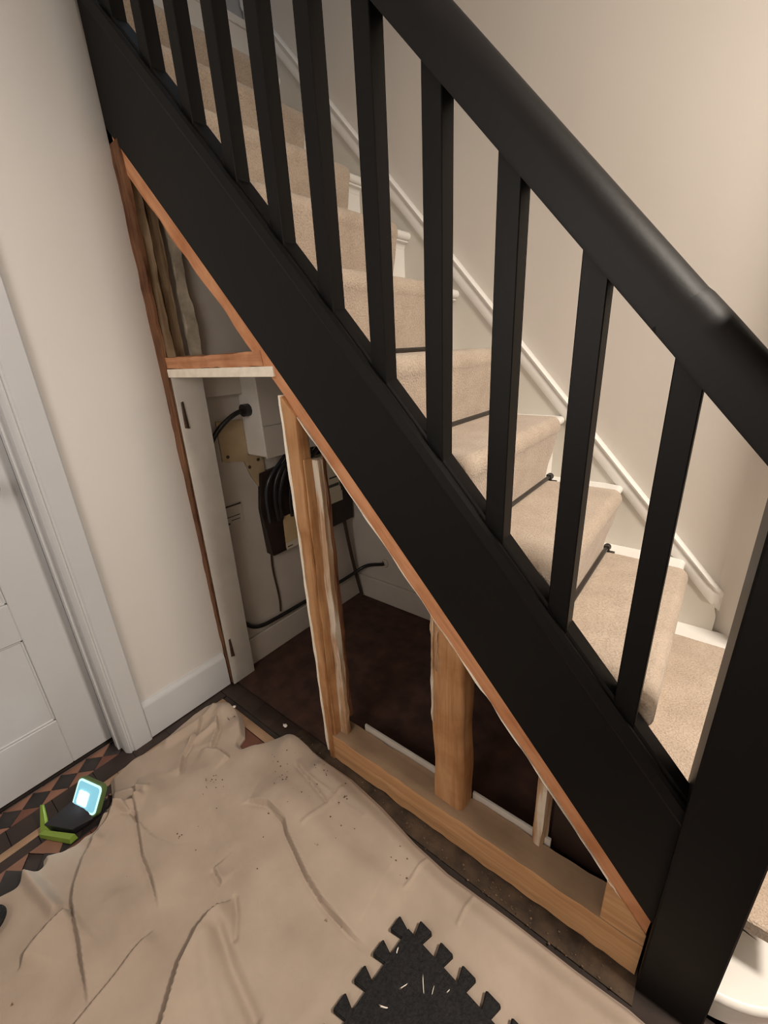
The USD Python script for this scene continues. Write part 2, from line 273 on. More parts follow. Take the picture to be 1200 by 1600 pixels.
# stiles and rails stand proud of the recessed panels
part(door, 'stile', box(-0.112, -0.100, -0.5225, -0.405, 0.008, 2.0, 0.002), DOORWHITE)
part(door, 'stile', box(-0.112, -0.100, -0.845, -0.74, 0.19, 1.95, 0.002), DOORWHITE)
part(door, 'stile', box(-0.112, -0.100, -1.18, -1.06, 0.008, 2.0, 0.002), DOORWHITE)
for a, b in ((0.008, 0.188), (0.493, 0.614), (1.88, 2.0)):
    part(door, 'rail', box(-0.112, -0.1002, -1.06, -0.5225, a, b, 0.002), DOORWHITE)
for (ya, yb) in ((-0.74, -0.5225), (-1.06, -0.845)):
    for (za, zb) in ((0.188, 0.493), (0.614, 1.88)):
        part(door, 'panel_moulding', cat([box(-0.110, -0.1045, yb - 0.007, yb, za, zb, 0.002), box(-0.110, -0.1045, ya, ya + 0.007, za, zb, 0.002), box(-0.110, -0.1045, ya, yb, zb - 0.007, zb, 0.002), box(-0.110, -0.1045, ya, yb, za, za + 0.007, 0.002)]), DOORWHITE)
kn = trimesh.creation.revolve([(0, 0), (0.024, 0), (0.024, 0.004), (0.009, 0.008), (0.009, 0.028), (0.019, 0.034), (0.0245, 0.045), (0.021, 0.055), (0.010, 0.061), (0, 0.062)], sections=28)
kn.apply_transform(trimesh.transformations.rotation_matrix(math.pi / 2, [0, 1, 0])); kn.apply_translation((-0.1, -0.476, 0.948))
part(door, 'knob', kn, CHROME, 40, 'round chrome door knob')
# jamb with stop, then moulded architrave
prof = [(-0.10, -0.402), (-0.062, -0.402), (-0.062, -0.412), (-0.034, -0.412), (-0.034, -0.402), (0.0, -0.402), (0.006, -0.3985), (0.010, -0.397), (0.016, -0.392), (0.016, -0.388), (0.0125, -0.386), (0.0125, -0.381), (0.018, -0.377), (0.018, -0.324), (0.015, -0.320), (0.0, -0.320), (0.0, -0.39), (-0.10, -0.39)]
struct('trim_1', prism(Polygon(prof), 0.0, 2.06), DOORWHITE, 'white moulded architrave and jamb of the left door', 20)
bp = [(0, 0.004), (0.014, 0.004), (0.014, 0.128), (0.011, 0.138), (0.006, 0.146), (0.004, 0.152), (0, 0.152)]
m = prism(Polygon(bp), 0.006, 0.319); v = m.vertices.copy(); m.vertices = np.c_[v[:, 0], -v[:, 2], v[:, 1]]; m.fix_normals()
struct('baseboard_left', m, DOORWHITE, 'white baseboard between door architrave and cupboard opening', 25)
struct('baseboard_cupboard_left', box(-0.02, -0.004, 0.10, 0.811, 0.003, 0.125, 0.003), CUPWALL, 'dingy baseboard along the left side of the cupboard')
struct('baseboard_cupboard_back', box(-0.02, 1.45, 0.800, 0.812, 0.003, 0.125, 0.003), CUPWALL, 'dingy baseboard along the back of the cupboard')

# ------------------------------------------------------------------ staircase
st = Thing('staircase', 'black painted staircase balustrade with white carpeted steps', 'staircase', (0.7, 0.38, 0))
BOW = 0.022
ZLO = lambda x: 1.80 - 1.11 * x + BOW * (1 - ((x - 0.73) / 0.73) ** 2)
HT = lambda x: 0.300 + 0.016 * x
ZHI = lambda x: ZLO(x) + HT(x)
xs = np.linspace(-0.28, 1.47, 36)
# closed string: plain face, then a capping with a quirk groove and a bevelled inner lip
part(st, 'stringer', loft([[(x, 0.0, ZLO(x)), (x, 0.0, ZHI(x) - 0.042), (x, 0.050, ZHI(x) - 0.042), (x, 0.050, ZLO(x))] for x in xs]), BLACK, 20)
def capring(x):
    z = ZHI(x); return [(x, -0.004, z - 0.044), (x, -0.006, z - 0.036), (x, -0.004, z - 0.010), (x, 0.002, z - 0.003), (x, 0.008, z - 0.004), (x, 0.010, z - 0.010), (x, 0.0125, z - 0.010), (x, 0.016, z + 0.000), (x, 0.050, z + 0.000), (x, 0.056, z - 0.006), (x, 0.056, z - 0.044)]
part(st, 'string_capping', loft([capring(x) for x in xs]), BLACK, 20)
HLO = lambda x: 1.163 + (1.366 - x) * 1.108
def railring(x, grow=0.0):
    c, s = math.cos(PITCH), math.sin(PITCH); R = []
    P = [(-0.008, 0.0), (0.058, 0.0), (0.062, 0.005), (0.062, 0.030)] + [(0.027 + 0.035 * math.cos(a), 0.032 + 0.033 * math.sin(a)) for a in np.linspace(0.1, math.pi - 0.1, 13)] + [(-0.008, 0.030), (-0.009, 0.006)]
    for y, h in P: R.append((x + s * h * (1 + grow), y, HLO(x) + c * h * (1 + grow)))
    return R
part(st, 'handrail', loft([railring(x) for x in np.linspace(-0.3, 1.40, 30)]), BLACKRAIL, 35)
part(st, 'handrail_cap', loft([railring(x, g) for x, g in ((1.30, 0.0), (1.306, 0.02), (1.33, 0.03), (1.40, 0.035), (1.462, 0.035))]), BLACKRAIL, 35)
part(st, 'handrail_fillet', loft([[(x, 0.006, HLO(x) - 0.001), (x, 0.006, HLO(x) + 0.014), (x, 0.050, HLO(x) + 0.014), (x, 0.050, HLO(x) - 0.001)] for x in (-0.3, 1.46)]), BLACK)
for k in range(13):
    x0 = 1.3285 - 0.1242 * k; x1 = x0 + 0.0355; zb0, zb1 = ZHI(x0) - 0.006, ZHI(x1) - 0.006; b = 0.0015
    ring = lambda zz: [(x0 + b, 0.0125, zz[0]), (x1 - b, 0.0125, zz[1]), (x1, 0.0125 + b, zz[1]), (x1, 0.048 - b, zz[1]), (x1 - b, 0.048, zz[1]), (x0 + b, 0.048, zz[0]), (x0, 0.048 - b, zz[0]), (x0, 0.0125 + b, zz[0])]
    part(st, 'baluster', loft([ring((zb0, zb1)), ring((HLO(x0) + 0.004, HLO(x1) + 0.004))]), BLACK, 20)
b = 0.003
def nring(z, g=0.0): return [(1.456 - g + b, -0.02 - g, z), (1.562 + g - b, -0.02 - g, z), (1.562 + g, -0.02 - g + b, z), (1.562 + g, 0.086 + g - b, z), (1.562 + g - b, 0.086 + g, z), (1.456 - g + b, 0.086 + g, z), (1.456 - g, 0.086 + g - b, z), (1.456 - g, -0.02 - g + b, z)]
part(st, 'newel_post', loft([nring(0.0), nring(1.30)]), BLACK, 20)
part(st, 'newel_cap', loft([nring(1.30, 0.004), nring(1.305, 0.016), nring(1.325, 0.018), nring(1.335, 0.004), nring(1.37, -0.03)]), BLACK, 20)
# treads with rounded nosings, scotia beneath, and risers
def nose(xf, z, t=0.026, over=0.028):
    c = z - t / 2; return [(xf - 0.0, z - t)] + [(xf + over - t / 2 + t / 2 * math.cos(a), c + t / 2 * math.sin(a)) for a in np.linspace(-math.pi / 2, math.pi / 2, 9)]
for n in range(2, 12):
    xf, z, zp = XF(n - 1), ZT(n), ZT(n - 1)                                # riser n face, tread top
    part(st, 'tread', prism_y(nose(xf, z) + [(XF(n) - 0.01, z), (XF(n) - 0.01, z - 0.026)], 0.060 if n > 2 else 0.0895, 0.728), WHITE, 40)
    part(st, 'nosing_moulding', prism_y([(xf - 0.002, z - 0.025)] + [(xf + 0.016, z - 0.026), (xf + 0.016, z - 0.031)] + [(xf + 0.013 - 0.012 * math.sin(a), z - 0.033 - 0.016 * (1 - math.cos(a))) for a in np.linspace(0, math.pi / 2, 6)] + [(xf - 0.002, z - 0.05)], 0.40, 0.727), WHITE, 40)
    part(st, 'riser', box(xf - 0.016, xf, 0.060 if n > 2 else 0.0895, 0.728, zp, z - 0.02), WHITE)
# low white bullnose kerb running round the newel, and the first full step set back on it
KZ = 0.091
def bull(R): return Polygon([(1.40, 0.65), (1.40, 0.19), (1.50, 0.19), (1.565, 0.10), (1.565, 0.19 - R)] + [(1.545 + R * math.sin(a), 0.19 - R * math.cos(a)) for a in np.linspace(0.16, math.pi / 2, 22)] + [(1.545 + R, 0.645), (1.62, 0.65)])
part(st, 'kerb', loft([np.c_[np.array(bull(R).exterior.coords)[:-1], np.full(len(bull(R).exterior.coords) - 1, KZ + h)] for R, h in ((0.176, -0.0245), (0.1795, -0.0225), (0.182, -0.018), (0.183, -0.0125), (0.182, -0.007), (0.1795, -0.0025), (0.176, -0.0005), (0.173, 0.0))]), WHITE, 40, 'white bullnose kerb at the stair foot')
part(st, 'kerb_riser', prism(bull(0.170), 0.0, KZ - 0.023), WHITE, 40)
part(st, 'bottom_step', box(1.50, 1.667, 0.163, 0.570, KZ, RISE, 0.004), CARPET, 30, 'carpeted lowest step')
# wall string with its moulded white cap
ZC = lambda x: 0.683 + 1.108 * (1.337 - x)
part(st, 'wall_string', prism_y([(-0.28, 1.9), (-0.28, ZC(-0.28) - 0.02), (1.45, ZC(1.45) - 0.02), (1.47, 0.46), (1.47, 0.20), (1.2, 0.3)], 0.727, 0.746), STRINGWALL)
def capr(x, s=1.0):
    z = ZC(x); P = [(0.746, -0.056), (0.7225, -0.056), (0.719, -0.046), (0.719, -0.018), (0.723, -0.014), (0.7235, -0.010), (0.716, -0.006), (0.714, 0.0), (0.718, 0.005), (0.730, 0.007), (0.746, 0.004)]
    return [(x, 0.746 - (0.746 - y) * s, z + h) for y, h in P]
part(st, 'string_moulding', loft([capr(-0.28), capr(1.440), capr(1.455, 0.80), capr(1.468, 0.35), capr(1.478, 0.08)]), WHITE, 30)
part(st, 'soffit', loft([[(x, 0.052, ZLO(x) + 0.02), (x, 0.052, ZLO(x) + 0.03), (x, 0.80, ZLO(x) + 0.03), (x, 0.80, ZLO(x) + 0.02)] for x in (-0.02, 0.7, 1.44)]), SOFFIT)

# ------------------------------------------------------------------ carpet runner and rods
def runner():
    T, P = 0.012, []
    top, inn = [], []
    for n in range(1, 12):
        z, zp, xb = ZT(n), ZT(n - 1), XF(n)
        if n == 1: top += [(1.675, z + 0.004), (1.672, z + T)]; inn += [(1.672, z + 0.001), (1.668, z + 0.001)]
        else:
            xf = XF(n - 1); nx = xf + 0.030
            # waterfall face: tight at the foot, easing out to the nosing; the back lies on the riser
            f = [(xf + T, zp + T), (xf + T + 0.0008, zp + 0.03), (xf + T + 0.0055, zp + 0.065), (xf + T + 0.015, zp + 0.100), (nx + 0.002, z - 0.066)]
            top += f; inn += [(xf + 0.0008, zp + 0.0008)] + [(xf + 0.0008 + 0.02 * (i > 3), q[1]) for i, q in enumerate(f)][1:]
            for a in np.linspace(-0.75, math.pi / 2, 9):
                top.append((nx - 0.012 + 0.025 * math.cos(a), z + T - 0.030 + 0.030 * math.sin(a))); inn.append((nx - 0.010 + 0.0125 * math.cos(a), z + 0.0008 - 0.013 + 0.013 * math.sin(a)))
            top.append((nx - 0.06, z + T)); inn.append((nx - 0.06, z + 0.0008))
        top += [(xb + 0.06, z + T + 0.001)]; inn += [(xb + 0.06, z + 0.0008)]
    top, inn = np.array(top[:-1]), np.array(inn[:-1])
    k = int(np.where((np.abs(top[:, 0] - (XF(1) + 0.03 - 0.06)) < 0.02) & (np.abs(top[:, 1] - (2 * RISE + T)) < 0.002))[0][0])   # on tread 2
    top = np.insert(top, k + 1, [(1.4530, 2 * RISE + T), (1.4515, 2 * RISE + T)], 0); inn = np.insert(inn, k + 1, [(1.4530, 2 * RISE + 0.0008), (1.4515, 2 * RISE + 0.0008)], 0)
    near = np.where(top[:, 0] > 1.452, 0.0880, 0.0570); far = np.where((top[:, 1] < RISE + 0.03) & (top[:, 0] > 1.53), 0.075, 0.0); sec = []
    for y, w in ((0.0013, 0.0), (0.0011, -1.5), (0.0, -1.5), (-0.0005, 0.7), (0.0025, 1.0), (None, 1.0), (0.638, 0.7), (0.637, 0.0)):
        q = inn + (top - inn) * w; yy = 0.634 - far if y is None else (near + y if y < 0.1 else y - far); sec.append(np.c_[q[:, 0], yy, q[:, 1]])
    return loft(np.swapaxes(np.array(sec), 0, 1))
rm = runner()
solo('stair_carpet', rm, CARPET, 'beige pile carpet runner flowing down the stairs', 'carpet', smooth=40)
where = {3: 'third', 4: 'fourth', 5: 'fifth', 6: 'sixth'}
for n, lab in ((3, 'black stair rod nearest the newel post, lowest of the four'), (4, 'black stair rod second from the bottom, one step above the lowest'), (5, 'black stair rod third from the bottom of the carpeted stairs'), (6, 'black stair rod highest up the carpet, level with the cupboard top')):
    x, z = XF(n) + 0.020, ZT(n) + 0.020
    t = Thing('stair_rod', lab, 'stair rod', (x, 0.36, z), 'black stair rods at the foot of the risers')
    part(t, 'rod', tube([(x, 0.058, z), (x, 0.36, z), (x, 0.650, z)], 0.0058, 10, False), ROD)
    f = trimesh.creation.icosphere(2, 0.0105); f.apply_translation((x, 0.656, z)); part(t, 'finial', f, ROD)
    part(t, 'bracket', cat([box(x - 0.008, x + 0.009, 0.640, 0.648, z - 0.010, z + 0.009, 0.002), box(x - 0.01, x + 0.022, 0.640, 0.656, z - 0.0195, z - 0.0100, 0.001)]), ROD)

# ------------------------------------------------------------------ exposed timber frame under the string
fr = Thing('partition_frame', 'bare timber framing exposed under the black stair string', 'timber frame', (0.75, 0.04, 0))
def battenring(x):
    w = 0.058 + 0.004 * math.sin(9 * x); z = ZLO(x)
    return [(x, 0.006, z - w), (x, 0.003, z - 0.0012), (x, 0.044, z - 0.0012), (x, 0.044, z - w)]
part(fr, 'sloping_batten', rough_beam(battenring, 0.018, 1.452, 90, 0.0009, 3), BATTEN, 25, 'salmon-orange sloping batten along the underside of the string')
part(fr, 'paint_edge', rough_beam(lambda x: [(x, 0.0045, ZLO(x) - 0.0615), (x, 0.0045, ZLO(x) - 0.0575), (x, 0.03, ZLO(x) - 0.0575), (x, 0.03, ZLO(x) - 0.0615)], 0.60, 1.42, 70, 0.0008, 4), RAWEDGE, 25, 'thin cream paint edge under the sloping batten')
def rng_rail(x): return [(x, 0.000, 0.004), (x, 0.002, 0.099), (x, 0.078, 0.096), (x, 0.080, 0.004)]
part(fr, 'sole_plate', rough_beam(rng_rail, 0.580, 1.4515, 60, 0.0010, 5), RAIL, 25, 'long horizontal bottom timber on the floor')
for x0, x1 in ((0.66, 0.955), (1.04, 1.245)): part(fr, 'skirting_strip', box(x0, x1, 0.081, 0.089, 0.004, 0.114, 0.001), JAMBWHITE, 0, 'pale strip along the back of the bottom timber')
# stout stud with rounded arrises and a split along its left edge
def studring(z):
    x0, x1, y0, y1 = 0.9535, 1.0365, 0.026, 0.092; r = 0.014; R = []
    wob = 0.0025 * math.sin(11 * z) + 0.002 * math.sin(29 * z + 1)
    for cx, cy, a0 in ((x0 + 0.004, y0 + 0.004, math.pi), (x1 - r, y0 + r, 1.5 * math.pi), (x1 - r, y1 - r, 0), (x0 + 0.004, y1 - 0.004, 0.5 * math.pi)):
        rr = r if cx > 1 else 0.004
        for a in np.linspace(a0, a0 + math.pi / 2, 5): R.append((cx + rr * math.cos(a) + wob, cy + rr * math.sin(a), z))
    return R
def clip_top(m, off=0.004):
    v = np.array(m.vertices); lim = np.array([ZLO(x) - off for x in v[:, 0]]); v[:, 2] = np.minimum(v[:, 2], lim); return trimesh.Trimesh(v, m.faces, process=False)
sp = part(fr, 'stud', clip_top(loft([studring(z) for z in np.linspace(0.094, 0.80, 40)]), 0.05), STUD, 40, 'stout rounded stud standing on the bottom timber')
part(sp, 'bark_splinter', cat([rough_beam(lambda z: [(0.951, 0.023, z), (0.958, 0.0215, z), (0.960, 0.030, z), (0.951, 0.030, z)], 0.36, 0.69, 24, 0.0014, 11), rough_beam(lambda z: [(0.964, 0.0225, z), (0.968 + 0.02 * (0.70 - z), 0.0225, z), (0.972, 0.029, z), (0.964, 0.029, z)], 0.52, 0.675, 14, 0.0016, 12)]), PEELWOOD, 25, 'torn splintered strip on the left edge of the stud')
# door-side post: white edge, brown post, peeling back stud
part(fr, 'lining_edge', rough_beam(lambda z: [(0.5665 - 0.010 * z, -0.004, z), (0.5740 - 0.010 * z, -0.004, z), (0.5740 - 0.010 * z, 0.07, z), (0.5665 - 0.010 * z, 0.07, z)], 0.025, 1.142, 50, 0.0007, 6), RAWEDGE, 25, 'white edge of the right-hand door lining')
part(fr, 'post', clip_top(rough_beam(lambda z: [(0.575 - 0.010 * z, -0.002, z), (0.5935 + 0.010 * z, -0.001, z), (0.5935 + 0.010 * z, 0.032, z), (0.575 - 0.010 * z, 0.032, z)], 0.0, 1.16, 50, 0.0010, 7), 0.056), STUD, 25, 'orange-brown post beside the door opening')
part(fr, 'post_bead', clip_top(rough_beam(lambda z: [(0.5945 + 0.010 * z, 0.006, z), (0.6025 + 0.008 * z, 0.005, z), (0.6025 + 0.008 * z, 0.030, z), (0.5945 + 0.010 * z, 0.030, z)], 0.098, 0.99, 40, 0.0008, 18), 0.056), STUD, 25, 'narrow orange strip in the groove beside the post')
part(fr, 'back_stud', clip_top(rough_beam(lambda z: [(0.596, 0.030, z), (0.632 - 0.004 * z, 0.032, z), (0.633 - 0.004 * z, 0.048, z), (0.596, 0.050, z)], 0.097, 0.985, 44, 0.0012, 8), 0.05), PEELWOOD, 25, 'stud with peeling white paint behind the post')
part(fr, 'back_stud_edge', clip_top(rough_beam(lambda z: [(0.628 - 0.004 * z, 0.049, z), (0.634 - 0.004 * z, 0.050, z), (0.634 - 0.004 * z, 0.060, z), (0.628 - 0.004 * z, 0.060, z)], 0.16, 1.03, 40, 0.0012, 9), 0.05), OLDWOOD, 25, 'dark brown edge behind the peeling stud')
# left side: rough brown batten on the wall end, plaster-smeared laths, hinge lining
part(fr, 'wall_batten', rough_beam(lambda z: [(-0.001, -0.001, z), (0.016 + 0.022 * max(0, z - 0.2) / 1.0, 0.0, z), (0.016 + 0.022 * max(0, z - 0.2) / 1.0, 0.010, z), (-0.001, 0.010, z)], 0.006, 1.765, 80, 0.0013, 10), OLDWOOD, 25, 'rough red-brown batten at the end of the left wall')
part(fr, 'lath', rough_beam(lambda z: [(0.0, 0.012, z), (0.034, 0.014, z), (0.034, 0.040, z), (0.0, 0.040, z)], 1.235, 1.72, 30, 0.0014, 13), LATH, 25, 'old lath with plaster smears left of the upper opening')
part(fr, 'lath', rough_beam(lambda z: [(0.0, 0.050, z), (0.016, 0.052, z), (0.016, 0.082, z), (0.0, 0.082, z)], 1.235, 1.69, 30, 0.0016, 14), LATH, 25)
part(fr, 'plaster_strip', rough_beam(lambda z: [(-0.004, 0.105, z), (0.006, 0.107, z), (0.006, 0.142 + 0.003 * math.sin(16 * z), z), (-0.004, 0.145, z)], 1.235, 1.62, 30, 0.0020, 15), paint('plaster_smear', (0.40, 0.34, 0.26), 0.9, 0.3, 26, 0.6, 70), 25)
part(fr, 'header_rail', rough_beam(lambda x: [(x, 0.004, 1.2075), (x, 0.002, 1.242 - 0.004 * math.sin(7 * x)), (x, 0.058, 1.242), (x, 0.058, 1.2075)], 0.030, 0.505, 34, 0.0011, 16), HEADER, 25, 'short orange header above the cupboard opening')
part(fr, 'head_lining', box(0.046, 0.546, -0.002, 0.088, 1.183, 1.207, 0.0015), RAWEDGE, 0, 'white head lining of the cupboard opening')
hl = part(fr, 'hinge_lining', loft([[(0.018 + 0.026 * z, 0.002, z), (0.030 + 0.026 * z, 0.002, z), (0.030 + 0.026 * z, 0.098, z), (0.018 + 0.026 * z, 0.098, z)] for z in (0.004, 1.184)]), JAMBWHITE, 0, 'white hinge-side door lining of the cupboard')
for z0 in (1.03, 0.135):
    x = 0.0303 + 0.026 * (z0 + 0.04)
    part(hl, 'hinge_recess', hull([(x - 0.003, y, z) for y, z in ((0.012, z0 + 0.080), (0.010, z0), (0.024, z0 - 0.004), (0.021, z0 + 0.083))] + [(x + 0.003, y, z) for y, z in ((0.013, z0 + 0.078), (0.011, z0 + 0.002), (0.023, z0 - 0.002), (0.020, z0 + 0.080))]), BRASSDARK, 0, 'dark scar where a hinge was fixed')
part(fr, 'corner_block', clip_top(box(1.372, 1.453, 0.004, 0.075, 0.096, 0.26, 0.002), 0.056), RAIL, 0, 'wedge-shaped timber block by the newel')
part(fr, 'short_post', clip_top(rough_beam(lambda z: [(1.206, 0.066, z), (1.226, 0.066, z), (1.236, 0.092, z), (1.208, 0.092, z)], 0.096, 0.44, 12, 0.0012, 17), 0.05), PEELWOOD, 25, 'thin pale upright right of the stout stud')
part(fr, 'back_board', box(1.24, 1.44, 0.10, 0.115, 0.003, 0.40), TILEBROWN, 0, 'dark board closing the narrow end of the cupboard')

# ------------------------------------------------------------------ inside the cupboard
XW = -0.02
jb = Thing('junction_box', 'pale boxed-in trunking with a seam, high on the cupboard left wall', 'box', (0.04, 0.38, 0.878))
part(jb, 'body', box(XW, 0.098, 0.268, 0.520, 0.882, 1.17, 0.004), JAMBWHITE)
part(jb, 'cover_board', box(0.098, 0.103, 0.266, 0.520, 0.879, 0.993, 0.001), CUPWALL, 0, 'cover board below the seam, toned darker for side shade')  # shade on this side of the box is put into the cover colour
part(jb, 'cover_board', box(0.098, 0.103, 0.266, 0.520, 0.996, 1.17, 0.001), CUPWALL, 0, 'cover board above the seam, toned darker for side shade')
solo('wall_board', box(XW, 0.010, 0.098, 0.79, 1.108, 1.20, 0.002), CUPWALL, 'grey board along the cupboard left wall above the boxed trunking', 'board')
cg = Thing('cable', 'black cable with a round gland curving from the pale trunking box', 'cable', (0.03, 0.2, 1.0))
part(cg, 'lead', tube([(0.030, 0.262, 1.050), (0.030, 0.225, 1.048), (0.02, 0.17, 1.018), (0.002, 0.125, 0.965), (-0.008, 0.108, 0.915), (-0.01, 0.104, 0.888)], 0.0085, 12), CABLE, 40)
g = trimesh.creation.cylinder(0.022, 0.026, 20); g.apply_transform(trimesh.transformations.rotation_matrix(math.pi / 2, [1, 0, 0])); g.apply_translation((0.032, 0.256, 1.052)); part(cg, 'gland', g, CABLE, 40)
pb = Thing('plywood_backing', 'bare beige plywood patch on the cupboard wall below the trunking', 'board', (XW, 0.22, 0.73))
mp = prism(Polygon([(0.158, 0.878), (0.160, 1.022), (0.266, 1.016), (0.266, 0.880), (0.330, 0.877), (0.330, 0.73), (0.300, 0.735), (0.268, 0.79), (0.246, 0.860)]), XW, XW + 0.007); vv = mp.vertices.copy(); mp.vertices = np.c_[vv[:, 2], vv[:, 0], vv[:, 1]]; mp.fix_normals()
part(pb, 'sheet', mp, PLY, 0)
for y, z in ((0.176, 1.0), (0.180, 0.893), (0.262, 0.835), (0.305, 0.855)):
    s = trimesh.creation.icosphere(1, 0.0065); s.apply_scale((0.5, 1, 1)); s.apply_translation((XW + 0.008, y, z)); part(pb, 'screw', s, BRASSDARK)
mb = Thing('meter_board', 'dark brown meter board on the cupboard left wall', 'board', (XW, 0.56, 0.43))
mbm = prism(Polygon([(0.283, 0.46), (0.276, 0.66), (0.300, 0.80), (0.795, 0.85), (0.795, 0.452), (0.30, 0.444)]), XW, XW + 0.024); vv = mbm.vertices.copy(); mbm.vertices = np.c_[vv[:, 2], vv[:, 0], vv[:, 1]]; mbm.fix_normals()
part(mb, 'board', mbm, DARKBOARD, 0)
part(mb, 'fuse_carrier', box(XW + 0.024, 0.06, 0.462, 0.525, 0.47, 0.56, 0.006), DARKBOARD)
em = Thing('electricity_meter', 'cream electricity meter on the dark board, seen right of the peeling stud', 'meter', (0.03, 0.64, 0.58))
part(em, 'case', box(0.0050, 0.064, 0.535, 0.672, 0.592, 0.815, 0.006), METER)
part(em, 'print', cat([box(0.064, 0.0648, 0.60, 0.648, 0.707, 0.714), box(0.064, 0.0648, 0.585, 0.655, 0.668, 0.681), box(0.064, 0.0648, 0.66, 0.665, 0.66, 0.69)]), PRINT, 0, 'small dark marks on the meter face')
part(em, 'lower_cover', box(0.064, 0.068, 0.538, 0.670, 0.594, 0.640, 0.001), METER)
tg = Thing('paper_tag', 'cream paper tag hanging at the lower edge of the dark meter board', 'tag', (0.02, 0.4, 0.43))
part(tg, 'card', prism_x([(0.362, 0.455), (0.366, 0.580), (0.376, 0.598), (0.440, 0.600), (0.440, 0.446)], 0.006, 0.0085), TAG, 0)
part(tg, 'strip', box(0.0085, 0.0094, 0.363, 0.440, 0.447, 0.478), TAGWHITE, 0, 'white lower strip of the tag')
part(tg, 'print', box(0.0094, 0.0099, 0.370, 0.397, 0.457, 0.4615), PRINT, 0)
lb = Thing('wall_label', 'small white printed label on the cupboard wall near the hinge lining', 'label', (XW, 0.16, 0.62))
part(lb, 'backing', box(XW, XW + 0.003, 0.116, 0.204, 0.628, 0.716, 0.001), CUPWALL)
part(lb, 'print', cat([box(XW + 0.003, XW + 0.0045, 0.117, 0.200, 0.706, 0.712), box(XW + 0.003, XW + 0.0036, 0.122, 0.190, 0.665, 0.668), box(XW + 0.003, XW + 0.0036, 0.150, 0.188, 0.650, 0.653), box(XW + 0.003, XW + 0.0036, 0.122, 0.142, 0.638, 0.645)]), PRINT, 0, 'dark printed lines of the label')
lab = ['foremost cable of the dark bundle above the meter board', 'second cable of the dark bundle above the meter board', 'third cable of the dark bundle above the meter board', 'fourth cable of the dark bundle above the meter board', 'fifth cable of the dark bundle above the meter board', 'rearmost cable of the dark bundle above the meter board']
RK = np.random.default_rng(5)
for k in range(6):
    y0 = 0.300 + 0.034 * k + RK.uniform(-0.004, 0.004); x0 = 0.016 + 0.016 * (k % 2); j = lambda q=0.006: RK.uniform(-q, q)
    solo('supply_cable', tube([(x0, y0 - 0.010 + j(), 0.60 + j()), (x0 + 0.010, y0 - 0.012 + j(0.004), 0.70), (x0 + 0.020, y0 + 0.004 + j(0.004), 0.775 + j(0.01)), (x0 + 0.026, y0 + 0.045, 0.825 + j(0.01)), (x0 + 0.022, y0 + 0.105 + j(), 0.862)], 0.0066 + 0.0012 * (k % 3), 10), CABLEBLUE if k % 2 == 0 else CABLE, lab[k], 'cable', 'dark cables looping over the meter board', smooth=40)
solo('pipe', tube([(-0.004, 0.738, 0.45), (0.004, 0.765, 0.22), (0.030, 0.787, 0.003)], 0.0085, 10), PIPE, 'dark brown vertical pipe in the far corner of the cupboard', 'pipe', smooth=40)
fc = Thing('floor_cable', 'long black cable run along the top of the cupboard baseboard', 'cable', (0.0, 0.4, 0.14))
part(fc, 'lead', tube([(-0.008, 0.100, 0.262), (-0.006, 0.112, 0.222), (0.000, 0.150, 0.178), (0.0, 0.235, 0.157), (0.0, 0.40, 0.152), (0.008, 0.60, 0.150), (0.030, 0.740, 0.166), (0.06, 0.785, 0.190), (0.12, 0.797, 0.214), (0.178, 0.800, 0.232)], 0.0085, 10), CABLE, 40)
rt = trimesh.creation.torus(0.017, 0.005, 20, 8); rt.apply_transform(trimesh.transformations.rotation_matrix(math.pi / 2, [1, 0, 0])); rt.apply_translation((0.180, 0.806, 0.234)); part(fc, 'grommet', rt, METER, 40, 'pale ring where the cable enters the back wall')
solo('earth_wire', tube([(XW + 0.004, 0.300, 0.445), (XW + 0.004, 0.296, 0.36), (XW + 0.004, 0.303, 0.27), (XW + 0.004, 0.300, 0.165)], 0.0042, 8), PIPE, 'thin brown wire dropping from the corner of the meter board', 'wire', smooth=40)

# ------------------------------------------------------------------ dust sheet
out = [(0.195, -0.826), (0.187, -0.776), (0.201, -0.737), (0.176, -0.724), (0.190, -0.708), (0.213, -0.701), (0.206, -0.688), (0.170, -0.680), (0.165, -0.678), (0.196, -0.640), (0.205, -0.615), (0.210, -0.585), (0.200, -0.545), (0.150, -0.500), (0.075, -0.477), (0.066, -0.432), (0.067, -0.319), (0.045, -0.187), (0.047, -0.135), (0.070, -0.096), (0.13, -0.078), (0.193, -0.079), (0.240, -0.097), (0.290, -0.130), (0.300, -0.160), (0.330, -0.162), (0.364, -0.125), (0.385, -0.080), (0.430, -0.045), (0.515, -0.030), (0.599, -0.030), (0.693, -0.026), (0.818, -0.038), (0.95, -0.062), (1.054, -0.071), (1.216, -0.066), (1.355, -0.067), (1.45, -0.063), (1.60, -0.075), (1.62, -1.05), (0.60, -1.05), (0.30, -0.98)]
poly = Polygon(out).buffer(0.012).buffer(-0.024).buffer(0.012)
